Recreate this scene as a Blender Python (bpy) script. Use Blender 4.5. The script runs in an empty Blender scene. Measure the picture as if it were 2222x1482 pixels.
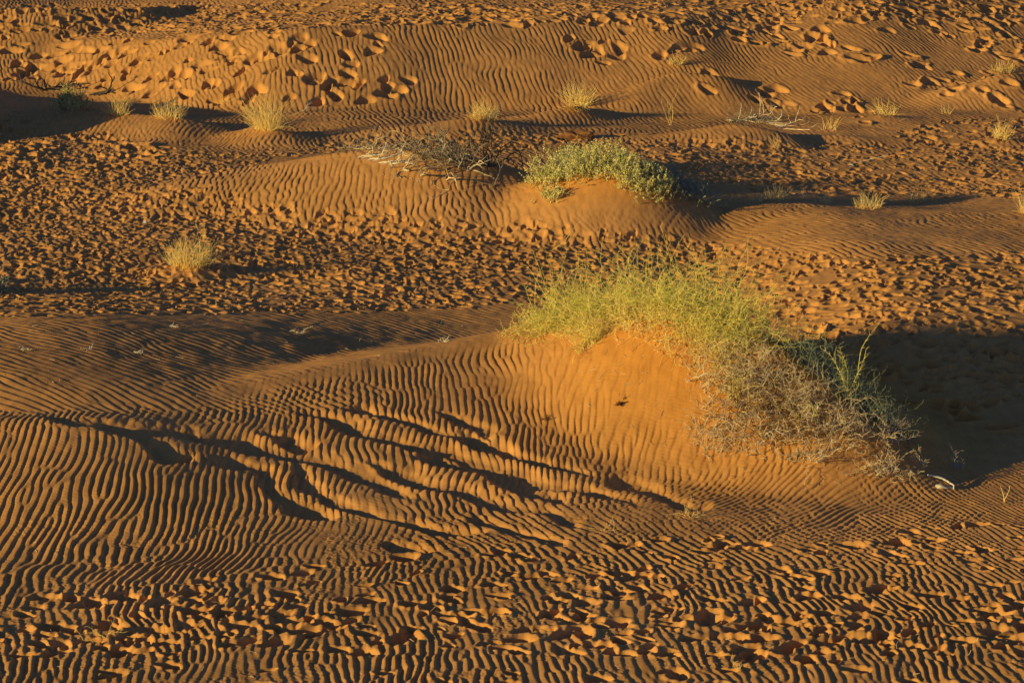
import bpy, bmesh, math, random
import numpy as np

rng = np.random.default_rng(11)
random.seed(11)
sc = bpy.context.scene
COL = sc.collection
R = math.radians

# ------------------------------------------------------------------ camera model
PW, PH = 2222.0, 1482.0
TAN = 0.2217                    # half width of the field of view
PITCH = R(13.2)
CAMZ = 8.3
CP, SP = math.cos(PITCH), math.sin(PITCH)
SUN_EL, SUN_BACK = R(9.8), R(25.0)     # elevation; how far behind the camera (from the left)
SUNV = np.array([-math.cos(SUN_BACK) * math.cos(SUN_EL), -math.sin(SUN_BACK) * math.cos(SUN_EL), math.sin(SUN_EL)])


def ray(px, py):
    xn = (np.asarray(px, float) - PW / 2) / (PW / 2) * TAN
    yn = (PH / 2 - np.asarray(py, float)) / (PW / 2) * TAN
    return xn, CP + yn * SP, -SP + yn * CP


def at(px, py, z=0.0):
    dx, dy, dz = ray(px, py)
    t = (z - CAMZ) / dz
    return t * dx, t * dy


def project(x, y, z):
    zc = y * CP - (z - CAMZ) * SP
    yc = y * SP + (z - CAMZ) * CP
    zc = np.maximum(zc, 0.5)
    return PW / 2 + x / zc / TAN * PW / 2, PH / 2 - yc / zc / TAN * PW / 2


# ------------------------------------------------------------------ raster helpers
def gblur(a, sig):
    r = max(1, int(math.ceil(sig * 3)))
    k = np.exp(-0.5 * (np.arange(-r, r + 1) / sig) ** 2)
    k /= k.sum()
    p = np.pad(a, ((r, r), (0, 0)), mode='edge')
    a = sum(k[i] * p[i:i + a.shape[0]] for i in range(2 * r + 1))
    p = np.pad(a, ((0, 0), (r, r)), mode='edge')
    return sum(k[i] * p[:, i:i + a.shape[1]] for i in range(2 * r + 1))


def bspl(img, u, v, wrap=False):
    """cubic b-spline lookup, u = column coordinate, v = row coordinate"""
    n, m = img.shape
    iu = np.floor(u).astype(np.int32); fu = (u - iu).astype(np.float32)
    iv = np.floor(v).astype(np.int32); fv = (v - iv).astype(np.float32)

    def w(f):
        g = 1 - f
        return (g * g * g / 6, (3 * f * f * f - 6 * f * f + 4) / 6, (3 * g * g * g - 6 * g * g + 4) / 6, f * f * f / 6)
    wu, wv = w(fu), w(fv)
    out = 0
    for j in range(4):
        jj = iv + (j - 1)
        jj = jj % n if wrap else np.clip(jj, 0, n - 1)
        row = 0
        for i in range(4):
            ii = iu + (i - 1)
            ii = ii % m if wrap else np.clip(ii, 0, m - 1)
            row = row + wu[i] * img[jj, ii]
        out = out + wv[j] * row
    return out


def bilin(img, u, v):
    n, m = img.shape
    iu = np.floor(u); fu = (u - iu).astype(np.float32); iu = iu.astype(np.int32) % m
    iv = np.floor(v); fv = (v - iv).astype(np.float32); iv = iv.astype(np.int32) % n
    iu1 = (iu + 1) % m; iv1 = (iv + 1) % n
    return (img[iv, iu] * (1 - fu) + img[iv, iu1] * fu) * (1 - fv) + (img[iv1, iu] * (1 - fu) + img[iv1, iu1] * fu) * fv


def fft_noise(n, kc, width):
    kx = np.fft.fftfreq(n) * n
    K = np.hypot(kx[None, :], kx[:, None])
    s = np.exp(-0.5 * ((K - kc) / width) ** 2) * np.exp(2j * np.pi * rng.random((n, n)))
    a = np.fft.ifft2(s).real
    return (a / a.std()).astype(np.float32)


NZ = fft_noise(512, 0, 24)           # smooth isotropic noise, feature size about 512/24 pixels


def noise(x, y, scale, off=0):
    """smooth noise, features about `scale` metres"""
    return bspl(NZ, x / scale * 10 + 37 * off, y / scale * 10 + 91 * off, True)


# ------------------------------------------------------------------ macro relief
RX0, RX1, RY0, RY1, DX = -44.0, 44.0, 8.0, 118.0, 0.1
rx = np.arange(RX0, RX1, DX); ry = np.arange(RY0, RY1, DX)
GX, GY = np.meshgrid(rx, ry)


def polyline(pts, n=60):
    P = np.array([(*at(p[0], p[1], p[2]), p[2], *p[3:]) for p in pts], float)
    d = np.r_[0, np.cumsum(np.hypot(np.diff(P[:, 0]), np.diff(P[:, 1])))]
    s = np.linspace(0, d[-1], n)
    out = np.stack([np.interp(s, d, P[:, k]) for k in range(P.shape[1])], 1)
    k = np.array([.25, .5, .25])                      # soften the corners
    for _ in range(4):
        out[1:-1] = .25 * out[:-2] + .5 * out[1:-1] + .25 * out[2:]
    return out


def ridge(pts, wf, wb, pf=1.25, pb=1.1, n=60):
    """crest polyline (px, py, z [, wf, wb]); front = camera side"""
    Q = polyline(pts, n)
    pad = max(np.max(wf), np.max(wb)) + 1.0
    if Q.shape[1] > 3:
        pad = max(Q[:, 3].max(), Q[:, 4].max()) + 1
    m = (GX > Q[:, 0].min() - pad) & (GX < Q[:, 0].max() + pad) & (GY > Q[:, 1].min() - pad) & (GY < Q[:, 1].max() + pad)
    x, y = GX[m], GY[m]
    best = np.full(x.shape, 1e9); side = np.zeros(x.shape); hf = np.zeros(x.shape); hb = np.zeros(x.shape)
    for i in range(len(Q) - 1):
        p, q = Q[i], Q[i + 1]
        ex, ey = q[0] - p[0], q[1] - p[1]
        L2 = ex * ex + ey * ey + 1e-9
        t = np.clip(((x - p[0]) * ex + (y - p[1]) * ey) / L2, 0, 1)
        dx, dy = x - p[0] - t * ex, y - p[1] - t * ey
        d = np.hypot(dx, dy)
        z = p[2] + t * (q[2] - p[2])
        a, b = (p[3] + t * (q[3] - p[3]), p[4] + t * (q[4] - p[4])) if Q.shape[1] > 3 else (wf, wb)
        hf = np.maximum(hf, z * np.maximum(0, 1 - d / a) ** pf)
        hb = np.maximum(hb, z * np.maximum(0, 1 - d / b) ** pb)
        u = d < best
        best[u] = d[u]
        side[u] = (ex * dy - ey * dx)[u]
    out = np.zeros_like(GX); out[m] = np.where(side < 0, hf, hb)
    dist = np.full(GX.shape, 9.0); dist[m] = best
    r0, r1 = np.where(m.any(1))[0][[0, -1]]; c0, c1 = np.where(m.any(0))[0][[0, -1]]
    b_ = (slice(max(0, r0 - 15), r1 + 16), slice(max(0, c0 - 15), c1 + 16))
    w = np.clip(dist[b_] / 1.1, 0, 1) * (.6 + .4 * (pf < 1.2))
    out[b_] = out[b_] * (1 - w) + gblur(out[b_], 5.0 if n < 100 else 2.2) * w
    return out


def smax(a, b, k=0.12):
    h = np.clip(0.5 + 0.5 * (a - b) / k, 0, 1)
    return b * (1 - h) + a * h + k * h * (1 - h)


MACRO = np.zeros_like(GX)
# the far dune face: crest line and toe line per column of the picture
cr = [(-900, 84, 14, 185), (-300, 92, 14, 180), (0, 98, 15, 172), (150, 94, 16, 192), (300, 84, 18, 214), (450, 76, 19, 236), (600, 68, 20, 246), (850, 52, 21, 244),
      (1000, 48, 21, 238), (1100, 47, 20.5, 238), (1230, 42, 19.5, 238), (1330, 38, 18, 238), (1450, 34, 16.5, 238), (1550, 30, 15, 240), (1700, 22, 14, 246), (1900, 6, 12.5, 238), (2222, -10, 12, 222), (2900, -30, 11, 200)]
C = []
for a, b, slope, d in cr:
    ht = R(0)
    k = -ray(a, b)[2] / ray(a, b)[1]; yt = float(at(a, d, .1)[1]); mm = math.tan(R(slope))
    zc_ = (.1 + mm * (CAMZ / k - yt)) / (1 + mm / k)
    xx_, yy_ = at(a, b, zc_)
    C.append((float(xx_), float(yy_), zc_, yt))
C = np.array(C)
print('crest heights', [round(float(c[2]), 2) for c in C])
o = np.argsort(C[:, 0])
gx_ = np.linspace(-60, 60, 1200)
kern = np.hanning(25); kern /= kern.sum()
cy, cz, ty = (np.interp(GX, gx_, np.convolve(np.pad(np.interp(gx_, C[o, 0], C[o, k]), 12, mode='edge'), kern, 'valid')) for k in (1, 2, 3))
cy = cy + 0.4 * noise(GX, GY * 0 + 3, 3.2, 1)
t = np.clip((GY - ty) / np.maximum(cy - ty, 1), 0, 3)
face = cz * np.where(t < 1, t ** 1.12 * (1.25 - .25 * t), 1) + np.maximum(0, GY - cy) * 0.012
MACRO = smax(MACRO, face, .25)

RIDGES = [
    # the big foreground dune with the green shrub
    dict(pts=[(200, 860, .55, 4.0, 4.5), (400, 842, .68, 4.2, 4.2), (560, 818, .76, 4.6, 4.0), (740, 785, .82, 5.2, 4.0), (900, 754, .86, 5.6, 3.8), (1020, 731, .90, 5.4, 3.6),
              (1135, 702, 1.0, 4.6, 3.2), (1250, 674, 1.24, 3.5, 3.2), (1370, 651, 1.58, 3.0, 3.2), (1470, 645, 1.80, 2.8, 3.2), (1570, 668, 1.76, 2.6, 3.0), (1680, 743, 1.44, 2.3, 2.5), (1800, 844, .98, 2.0, 1.8),
              (1900, 935, .54, 1.5, 1.2), (1970, 1002, .24, 1.0, .8), (2020, 1045, .03, .5, .4)], wf=4, wb=3, pf=1.0, pb=1.1, n=100),
    dict(pts=[(-900, 960, .7), (-300, 925, .76), (0, 912, .8), (200, 912, .8), (340, 926, .64), (450, 955, .38), (540, 990, .18), (600, 1020, .04)], wf=3.2, wb=6.5, pf=1.05, pb=1.2),
    # low ridges carrying the tufts, right of the middle
    dict(pts=[(1330, 492, .03), (1450, 482, .14), (1560, 458, .36), (1660, 434, .56), (1760, 436, .52), (1880, 448, .48), (1980, 468, .25), (2080, 480, .05)], wf=3.2, wb=1.3),
    dict(pts=[(1930, 492, .05), (2040, 474, .25), (2150, 452, .45), (2260, 436, .6), (2500, 425, .6)], wf=3, wb=1.4),
    dict(pts=[(1650, 560, .03), (1800, 545, .15), (1980, 528, .28), (2222, 508, .42), (2600, 490, .5)], wf=2.6, wb=2.2),
    # mound of the grey-green bush
    dict(pts=[(900, 462, .03), (1010, 446, .16), (1100, 425, .42), (1180, 391, .82), (1270, 366, 1.22), (1360, 368, 1.24), (1440, 402, .86), (1490, 437, .38), (1520, 466, .04)], wf=2.3, wb=1.6, pf=1.05),
    # mound of the dead branches
    dict(pts=[(330, 430, .03), (430, 400, .25), (560, 360, .6), (700, 333, .95), (850, 318, 1.25), (960, 326, 1.25), (1040, 362, .9), (1090, 402, .4), (1115, 430, .05)], wf=3.9, wb=1.8, pf=1.1),
    # dead branch mound, right
    dict(pts=[(1400, 296, .04), (1500, 281, .2), (1600, 262, .48), (1670, 268, .46), (1715, 292, .15), (1735, 310, .03)], wf=2.6, wb=1.3),
    dict(pts=[(1720, 292, .04), (1800, 282, .22), (1850, 284, .2), (1900, 296, .04)], wf=1.6, wb=1.0),
    dict(pts=[(1860, 262, .04), (1920, 250, .2), (1960, 256, .05)], wf=1.6, wb=1.0),
    # left tufts
    dict(pts=[(440, 305, .03), (510, 276, .26), (565, 258, .46), (600, 274, .4), (635, 300, .05)], wf=1.9, wb=1.0),
    dict(pts=[(-60, 262, .1), (90, 248, .2), (200, 240, .34), (280, 240, .42), (390, 246, .46), (450, 268, .2), (500, 285, .03)], wf=2.8, wb=1.1),
    dict(pts=[(640, 296, .03), (760, 282, .16), (900, 268, .3), (1010, 252, .46), (1080, 252, .4), (1130, 268, .05)], wf=2.2, wb=1.3),
    dict(pts=[(1090, 262, .04), (1180, 242, .28), (1240, 222, .46), (1290, 228, .3), (1330, 245, .03)], wf=1.6, wb=1.1),
    dict(pts=[(1290, 205, .4), (1380, 172, .8), (1470, 140, 1.12), (1560, 150, 1.0), (1640, 175, .6)], wf=2.4, wb=1.5),
    dict(pts=[(2040, 190, .5), (2120, 170, .75), (2190, 152, .95), (2300, 160, .7)], wf=2.4, wb=1.6),
    dict(pts=[(2120, 315, .02), (2170, 300, .2), (2220, 305, .05)], wf=1.3, wb=.9),
    dict(pts=[(300, 596, .03), (365, 575, .22), (420, 563, .36), (470, 570, .25), (505, 585, .04)], wf=1.0, wb=.9),
    # shrub mounds just outside the left edge; their shadows cross into the picture
    dict(pts=[(-160, 640, .05), (-90, 622, .5), (-30, 618, .4), (15, 622, .05)], wf=1.1, wb=1.0),
    dict(pts=[(-560, 190, .2), (-400, 140, 1.9), (-230, 140, 1.9), (-100, 188, .2)], wf=2.6, wb=3.0),
    dict(pts=[(-300, 16, 1.6), (-100, 12, 1.9), (100, 11, 1.95), (300, 9, 1.9), (420, 5, 1.7)], wf=7, wb=1.5),
    dict(pts=[(150, 322, .04), (300, 305, .14), (480, 318, .05)], wf=2.2, wb=1.2),
]
for r in RIDGES:
    MACRO = smax(MACRO, ridge(**r), .07)
# broad rise at the left whose lee side falls to the right, away from the sun
rt = np.clip((-0.1 - GX) / 7.0, 0, 1)
rise = .98 * (1 - (1 - rt) ** 1.55) * np.clip((GY - 25.0) / 4.2, 0, 1) ** 1.1 * np.clip((39.5 - GY) / 7.0, 0, 1) * np.clip((GX + 30) / 12, 0, 1)
MACRO = smax(MACRO, gblur(rise, 5.0), .10)
# the ground climbs gently beyond the dune's shaded side
sm = lambda a, b, v: (lambda t: t * t * (3 - 2 * t))(np.clip((v - a) / (b - a), 0, 1))
MACRO = smax(MACRO, .62 * sm(2.5, 6.5, GX) * sm(29.5, 35.0, GY) * sm(53, 42, GY) - .02, .10)
MACRO = gblur(MACRO, 1.2)
MACRO += (0.05 * noise(GX, GY, 5.0, 2) + 0.02 * noise(GX, GY, 1.7, 3)) * np.clip((GY - 34) / 8, 0.25, 1)
# foreground: gentle hollow at the toe of the dune
MACRO = MACRO.astype(np.float32)


def macro(x, y):
    return bspl(MACRO, (x - RX0) / DX, (y - RY0) / DX)


# ------------------------------------------------------------------ the terrain grid (one sheet, denser near the view)
def spaced(dens, n, a, b):
    t = np.linspace(a, b, 6000)
    c = np.cumsum(dens(t)); c = (c - c[0]) / (c[-1] - c[0])
    return np.interp(np.linspace(0, 1, n), c, t)


th = spaced(lambda t: 1 + 1.0 * np.exp(-((t - R(14.8 + 2.5)) / R(2.2)) ** 2) + 1.9 * np.exp(-((t - R(7.0)) / R(.55)) ** 2), 1950, R(22.4), R(4.35))
yr = CAMZ / np.tan(th)
near = np.array([-60, -20, -5, 3, 8, 12, 15, 17, 18.4, 19.2, 19.7])
far = yr[-1] + np.cumsum(1.25 ** np.arange(1, 34) * 0.35)
yr = np.r_[near, yr, far, 1500, 4000]
mid = np.linspace(-0.56, 0.56, 1560)
side = 0.56 + np.cumsum(1.055 ** np.arange(1, 95) * 0.0011)
side = np.r_[side, side[-1] * np.array([1.5, 2.5, 5, 12, 30])]
sr = np.r_[-side[::-1], mid, side]
wr = 2 * TAN * np.hypot(np.maximum(yr, 19), CAMZ)
NR, NC = len(yr), len(sr)
X = (wr[:, None] * sr[None, :]).astype(np.float32)
Y = np.repeat(yr[:, None], NC, 1).astype(np.float32)
print('grid', NR, NC, NR * NC)
HM = macro(X, Y).astype(np.float32)
PX, PY = project(X, Y, HM)
PX = PX.astype(np.float32); PY = PY.astype(np.float32)


def sstep(a, b, x):
    t = np.clip((x - a) / (b - a), 0, 1)
    return t * t * (3 - 2 * t)


# ------------------------------------------------------------------ wind ripples (phasor noise: a wave field with natural forks)
TN, TL = 2048, 128
kx = np.fft.fftfreq(TN) * TN


def phasor(bw, spread):
    S = np.exp(-0.5 * ((kx[None, :] - TL) / (TL * bw)) ** 2 - 0.5 * (kx[:, None] / (TL * spread)) ** 2)
    S = S * (rng.standard_normal((TN, TN)) + 1j * rng.standard_normal((TN, TN)))
    f = np.fft.ifft2(S)
    return (f / np.sqrt((np.abs(f) ** 2).mean())).astype(np.complex64)


TILE = phasor(0.10, 0.10)
TILE2 = phasor(0.17, 0.17)


def blob(px, py, rxx, ryy):
    return np.exp(-((PX - px) / rxx) ** 2 - ((PY - py) / ryy) ** 2)


WX = 0.035 * noise(X, Y, .9, 5) + 0.08 * noise(X, Y, 3.0, 6)
WY = 0.05 * noise(X, Y, .9, 7) + 0.08 * noise(X, Y, 3.0, 8)
# layers: (mask, crest angle in degrees from the depth direction [+ = top leans right], wavelength, tile)
crest_y = np.interp(PX, [-700, 0, 200, 340, 560, 740, 1000, 1135, 1300, 2400], [930, 890, 890, 880, 832, 796, 744, 714, 690, 690])
behind = sstep(10, -14, PY - crest_y) * (PY > 640)
front = 1 - behind
low = sstep(1140, 1300, PY)
LAY = [
    (blob(150, 1080, 520, 190) * front * 1.3, 1, 0.100, TILE),
    (blob(520, 1150, 330, 160) * front, 7, 0.096, TILE),
    (blob(1050, 880, 420, 150) * front * 1.2, -3, 0.092, TILE),
    (blob(1450, 940, 240, 150) * front * 1.2, 10, 0.095, TILE),
    (blob(1400, 840, 150, 120) * front * 4, 17, .160, TILE),
    (blob(1750, 1090, 330, 80) * front * 1.2, 40, 0.079, TILE),
    (blob(2150, 1130, 260, 110) * front, -20, 0.084, TILE),
    (low * .8, -6, .102, TILE2),
    (blob(1400, 1180, 500, 110) * front * .8, -24, .112, TILE2),
    (behind * sstep(760, 640, PX + (PY - 700) * 2) * 1.6 + behind * .4, -50, 0.135, TILE),
    (behind * sstep(1650, 1800, PX) * 1.5, -55, 0.185, TILE),
    (blob(300, 860, 420, 45) * .9 * front, -46, 0.128, TILE),
    ((PY < 660) * .45, -15, .15, TILE2),
    (blob(1000, 130, 330, 110) * 1.6, -9, 0.155, TILE),
    (blob(1700, 160, 380, 110) * 1.4, -22, 0.141, TILE),
    (blob(760, 400, 260, 55) * 1.4, 3, 0.136, TILE),
    (blob(1700, 480, 400, 40) * 1.5, -35, 0.116, TILE),
    (blob(1400, 450, 90, 45) * 1.2, 25, 0.150, TILE),
    (blob(1600, 300, 300, 40) * 1.4, -8, 0.136, TILE),
    (blob(350, 285, 300, 40) * 1.2, 8, 0.136, TILE),
]
CF = np.zeros(X.shape, np.complex64)
LAM = np.zeros(X.shape, np.float32); MS = np.full(X.shape, 1e-4, np.float32)
for i, (m, ang, lam, tile) in enumerate(LAY):
    m = m.astype(np.float32)
    sel = m > 0.02
    a = R(ang)
    x, y = X[sel] + WX[sel], Y[sel] + WY[sel]
    u = (x * math.cos(a) - y * math.sin(a)) / lam * (TN / TL) + 311 * i
    v = (x * math.sin(a) + y * math.cos(a)) / lam * (TN / TL) + 173 * i
    CF[sel] += m[sel] * bilin(tile, u, v)
    LAM[sel] += m[sel] * lam; MS[sel] += m[sel]
LAM /= MS
PHASE = np.angle(CF)
AMPL = np.minimum(1, np.abs(CF) / MS / .42)
bw = sstep(1150, 1290, PY)
wave = 0.5 + 0.5 * np.cos(PHASE - (.15 - .1 * bw) * np.sin(PHASE) - (.55 - .2 * bw) * np.cos(PHASE))
wave = wave ** (0.75 + .2 * bw + .45 * behind) - .5

amp = np.full(X.shape, .165, np.float32)
amp = np.where(PY > 640, amp, .105)
# quiet places
amp *= 1 - .68 * np.clip(1.5 * blob(1440, 815, 230, 135), 0, 1)
amp *= 1 - .92 * blob(1330, 730, 170, 40)
amp *= 1 - .85 * sstep(1480, 1560, PX) * sstep(1000, 930, PY) * (PY > 560) * front
near_crest = np.exp(-((PY - crest_y - 6) / 26) ** 2) * sstep(250, 560, PX) * sstep(1400, 1250, PX)
amp *= 1 - .93 * near_crest
amp *= 1 - behind * .42
amp *= 1 + .25 * low
amp *= 1 + .5 * blob(1850, 490, 420, 50)
amp *= 1 - .8 * np.clip(1.4 * blob(1280, 430, 140, 38), 0, 1)
amp *= 1 + .25 * blob(300, 1080, 500, 170)
amp *= np.clip(1.0 + .28 * noise(X, Y, 1.6, 11) + .18 * noise(X, Y, .5, 15), .3, 1.4)
crestz = lambda px, py, w, h: 1 - .9 * np.exp(-((PX - px) / w) ** 2 - ((PY - py) / h) ** 2)
amp *= crestz(1280, 420, 130, 26) * crestz(640, 345, 160, 14)
del LAY
RIP = (wave * amp * LAM * AMPL).astype(np.float32)
# small cross ripples riding on the big ones
fine = np.angle(bilin(TILE2, (X * .5 + Y * .866 + WX * .5) / .055 * 16, (-X * .866 + Y * .5 + WY * .5) / .055 * 16))
RIP += (0.0009 * np.cos(fine) * (PY > 640) * (0.4 + .6 * sstep(.2, 1.2, np.abs(noise(X, Y, .9, 12))))).astype(np.float32)
RIP += (.0022 * noise(X, Y, .03, 16) * (PY > 1120) * sstep(-.4, .8, noise(X, Y, .35, 17))).astype(np.float32)
RIP += (0.0035 * noise(X, Y, .33, 13) + .0014 * noise(X, Y, .12, 14)).astype(np.float32)
fade = sstep(1.6, .62, np.abs(sr))[None, :] * (sstep(112, 92, yr) * sstep(17, 19, yr))[:, None]
RIP *= fade.astype(np.float32)
HZ = HM + RIP
del WX, WY, CF, MS, LAM, PHASE, AMPL, wave, fine

# ------------------------------------------------------------------ trodden ground: one stamp per footprint
yrs, srs = yr, sr


def window(x, y, rad):
    r0, r1 = np.searchsorted(yrs, (y - rad, y + rad))
    if r1 - r0 < 2:
        return None
    w = wr[(r0 + r1) // 2]
    c0, c1 = np.searchsorted(srs, ((x - rad) / w - .002, (x + rad) / w + .002))
    if c1 - c0 < 2:
        return None
    return slice(r0, r1), slice(c0, c1)


def stamp(x, y, ang, la, lb, depth, rim, keep=.25):
    s = window(x, y, la * 1.75)
    if s is None:
        return
    dx = X[s] - x; dy = Y[s] - y
    c, n = math.cos(ang), math.sin(ang)
    a = (dx * c + dy * n) / la; b = (-dx * n + dy * c) / lb
    b = b * (1 + .18 * a)                              # ball wider than heel
    th_ = np.arctan2(b, a); p1, p2 = rng.uniform(0, 6.28, 2)
    r = np.sqrt(a * a + b * b) * (1 + .12 * np.sin(2 * th_ + p1) + .10 * np.sin(3 * th_ + p2))
    q = np.clip((1.12 - r) / .5, 0, 1); q = q * q * (3 - 2 * q)
    g = np.clip((1.6 - r) / .7, 0, 1); g = g * g * (3 - 2 * g)
    rel = HZ[s] - HM[s]
    rel = rel * (1 - (1 - keep) * g)
    rel = rel - depth * q * (1 + .35 * a) + rim * np.exp(-((r - 1.25) / .24) ** 2) * (1 - .6 * a)
    HZ[s] = HM[s] + rel


def poly_mask(px, py, poly, feather):
    inside = np.zeros(px.shape, bool)
    dmin = np.full(px.shape, 1e9)
    n = len(poly)
    for i in range(n):
        x0, y0 = poly[i]; x1, y1 = poly[(i + 1) % n]
        c = ((y0 > py) != (y1 > py)) & (px < (x1 - x0) * (py - y0) / (y1 - y0 + 1e-9) + x0)
        inside ^= c
        ex, ey = x1 - x0, y1 - y0
        t = np.clip(((px - x0) * ex + (py - y0) * ey) / (ex * ex + ey * ey + 1e-9), 0, 1)
        dmin = np.minimum(dmin, np.hypot(px - x0 - t * ex, (py - y0 - t * ey) * 2.0))
    return np.where(inside, np.clip(.5 + dmin / feather, 0, 1), np.clip(.5 - dmin / feather, 0, 1))


def scatter(poly, per_m2, size, depth, rim, feather=30, keep=.3, path=None, jit=.9, ymax=100):
    P = np.array([at(max(-150, min(2372, p[0])), p[1], 0.3) for p in poly])
    P = np.vstack([P] + [[at(max(-150, min(2372, p[0])), p[1], 2.3) for p in poly if p[1] < 270] or [P[0]]])
    x0, x1 = P[:, 0].min() - 1, P[:, 0].max() + 1
    y0, y1 = P[:, 1].min() - 1, min(ymax, P[:, 1].max() + 1)
    n = int((x1 - x0) * (y1 - y0) * per_m2)
    x = rng.uniform(x0, x1, n); y = rng.uniform(y0, y1, n)
    z = macro(x, y)
    px, py = project(x, y, z)
    m = poly_mask(px, py, poly, feather)
    k = (rng.random(n) < m) & (px > -130) & (px < 2350)
    cnt = 0
    for xx, yy in zip(x[k], y[k]):
        a = (rng.normal(0.25, jit) if path is None else rng.normal(path, jit)) + (math.pi if rng.random() < .5 else 0)
        s = size * (rng.uniform(.55, 1.2) if rng.random() < .8 else rng.uniform(1.1, 1.45))
        stamp(xx, yy, a, s, s * rng.uniform(.5, .78), depth * rng.uniform(.5, 1.25), rim * rng.uniform(.4, 1.3), keep)
        cnt += 1
    return cnt


N = 0
# wide trodden belt behind the dune
N += scatter([(-200, 690), (-200, 380), (300, 430), (420, 400), (560, 440), (900, 470), (1150, 480), (1400, 510), (1700, 545), (2000, 560), (2400, 545), (2400, 900), (1800, 820), (1730, 720), (1100, 660), (900, 672)],
             21, .122, .054, .011, 24)
N += scatter([(-200, 520), (-200, 265), (150, 280), (400, 330), (640, 330), (760, 300), (1100, 285), (1250, 300), (1120, 335), (760, 320), (520, 360), (330, 420), (200, 470)],
             17, .128, .056, .011, 24)
N += scatter([(1250, 335), (1150, 290), (1500, 305), (1900, 310), (2050, 260), (2400, 250), (2400, 430), (1900, 425), (1600, 420), (1500, 380)],
             9.0, .15, .066, .014, 40)
# far plateau
N += scatter([(-200, 100), (-200, 14), (900, 8), (2400, -4), (2400, 60), (1800, 50), (1500, 70), (1300, 60), (800, 55), (400, 75)],
             5.5, .22, .085, .022, 24, ymax=112)
# big pits on the far face
N += scatter([(-200, 150), (-200, 95), (200, 95), (450, 75), (800, 65), (860, 140), (900, 200), (700, 235), (450, 225), (250, 190)],
             3.4, .25, .16, .012, 24, keep=.55)
N += scatter([(1200, 60), (1330, 80), (1500, 60), (1560, 110), (1420, 125), (1300, 140), (1230, 130)], 2.6, .26, .14, .014, 24, keep=.55)
# trails slanting over the right slope
N += scatter([(1480, 60), (1700, 110), (2000, 190), (2240, 240), (2400, 290), (2400, 240), (2100, 150), (1800, 70), (1600, 30)], 3.4, .24, .11, .03, 30, path=-.7, jit=.5, keep=.45)
N += scatter([(1500, 150), (1800, 200), (2000, 235), (1900, 262), (1700, 240), (1500, 200)], 2.2, .26, .11, .03, 30, path=-.9, jit=.4, keep=.45)
N += scatter([(1800, 0), (2400, 40), (2400, 180), (2100, 110), (1850, 60)], 3.0, .25, .10, .03, 30, path=-.7, jit=.6)
# left middle slope
N += scatter([(-200, 300), (-200, 245), (60, 255), (250, 300), (420, 330), (250, 380), (-200, 400)], 3.0, .25, .11, .03, 30, path=-.6, jit=.5, keep=.45)
print('belt prints', N)
# foreground tracks
N += scatter([(-200, 1300), (150, 1290), (330, 1275), (600, 1235), (900, 1215), (1200, 1190), (1600, 1165), (1900, 1140), (2400, 1130), (2400, 1440), (1700, 1440), (1200, 1425), (700, 1425), (300, 1440), (-200, 1440)],
             6.0, .120, .072, .010, 40, keep=.6, path=0.15, jit=.6)
N += scatter([(-200, 1400), (-200, 1290), (500, 1290), (900, 1300), (1500, 1330), (2400, 1330), (2400, 1430), (1500, 1425), (900, 1410), (400, 1425)],
             11, .125, .080, .010, 40, keep=.6, path=0.1, jit=.6)
N += scatter([(-200, 1490), (-200, 1455), (2400, 1450), (2400, 1500)], 4.0, .13, .07, .01, 20, keep=.6, path=0, jit=.5)
N += scatter([(1740, 720), (2400, 700), (2400, 960), (2150, 930), (1950, 880), (1800, 800)], 5, .17, .11, .03, 30)
print('all prints', N)

# ------------------------------------------------------------------ wind-softened hollows stepping up the dune front
HOLLOWS = [
    [(60, 905), (190, 914), (330, 934), (420, 946), (500, 962), (610, 982), (700, 1000), (760, 1020), (842, 1066), (900, 1085)],
    [(433, 995), (500, 1004), (553, 1012), (590, 1055), (640, 1105), (735, 1128)],
    [(632, 992), (664, 1060), (708, 1086), (790, 1110), (872, 1130), (960, 1158), (1060, 1150)],
    [(640, 895), (700, 910), (770, 934), (840, 946), (925, 972), (1010, 990), (1090, 1010), (1175, 1050), (1290, 1066), (1400, 1102)],
    [(740, 880), (850, 906), (930, 932), (1030, 956), (1110, 985), (1200, 1010), (1280, 1030)],
    [(800, 1005), (862, 1028), (985, 1068), (1088, 1102), (1190, 1114), (1260, 1142)],
    [(895, 985), (960, 1004), (1040, 1012), (1100, 1040), (1150, 1070), (1240, 1090)],
    [(1300, 1040), (1370, 1054), (1420, 1075), (1478, 1092), (1540, 1104)],
    [(955, 890), (1000, 915), (1045, 932), (1080, 950)],
    [(828, 1180), (880, 1190), (945, 1199)], [(560, 940), (620, 955), (690, 974)], [(1020, 1122), (1080, 1148), (1150, 1160), (1230, 1180)],
    [(200, 915), (300, 945), (360, 985), (420, 1000)],
]


def gz(x, y):
    """height of the finished sheet at points"""
    x = np.asarray(x, float); y = np.asarray(y, float)
    i = np.clip(np.searchsorted(yr, y), 1, NR - 1)
    i = np.where(np.abs(yr[i - 1] - y) < np.abs(yr[i] - y), i - 1, i)
    j = np.clip(np.searchsorted(sr, x / wr[i]), 1, NC - 1)
    return HZ[i, j]


def surf(px, py):
    """where the line of sight meets the sand"""
    dx, dy, dz = ray(px, py)
    t = np.linspace(16, 130, 5000)
    z = CAMZ + t * dz
    k = np.argmax(z < macro(t * dx, t * dy))
    return float(t[k] * dx), float(t[k] * dy), float(macro(np.array([t[k] * dx]), np.array([t[k] * dy]))[0])


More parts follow.
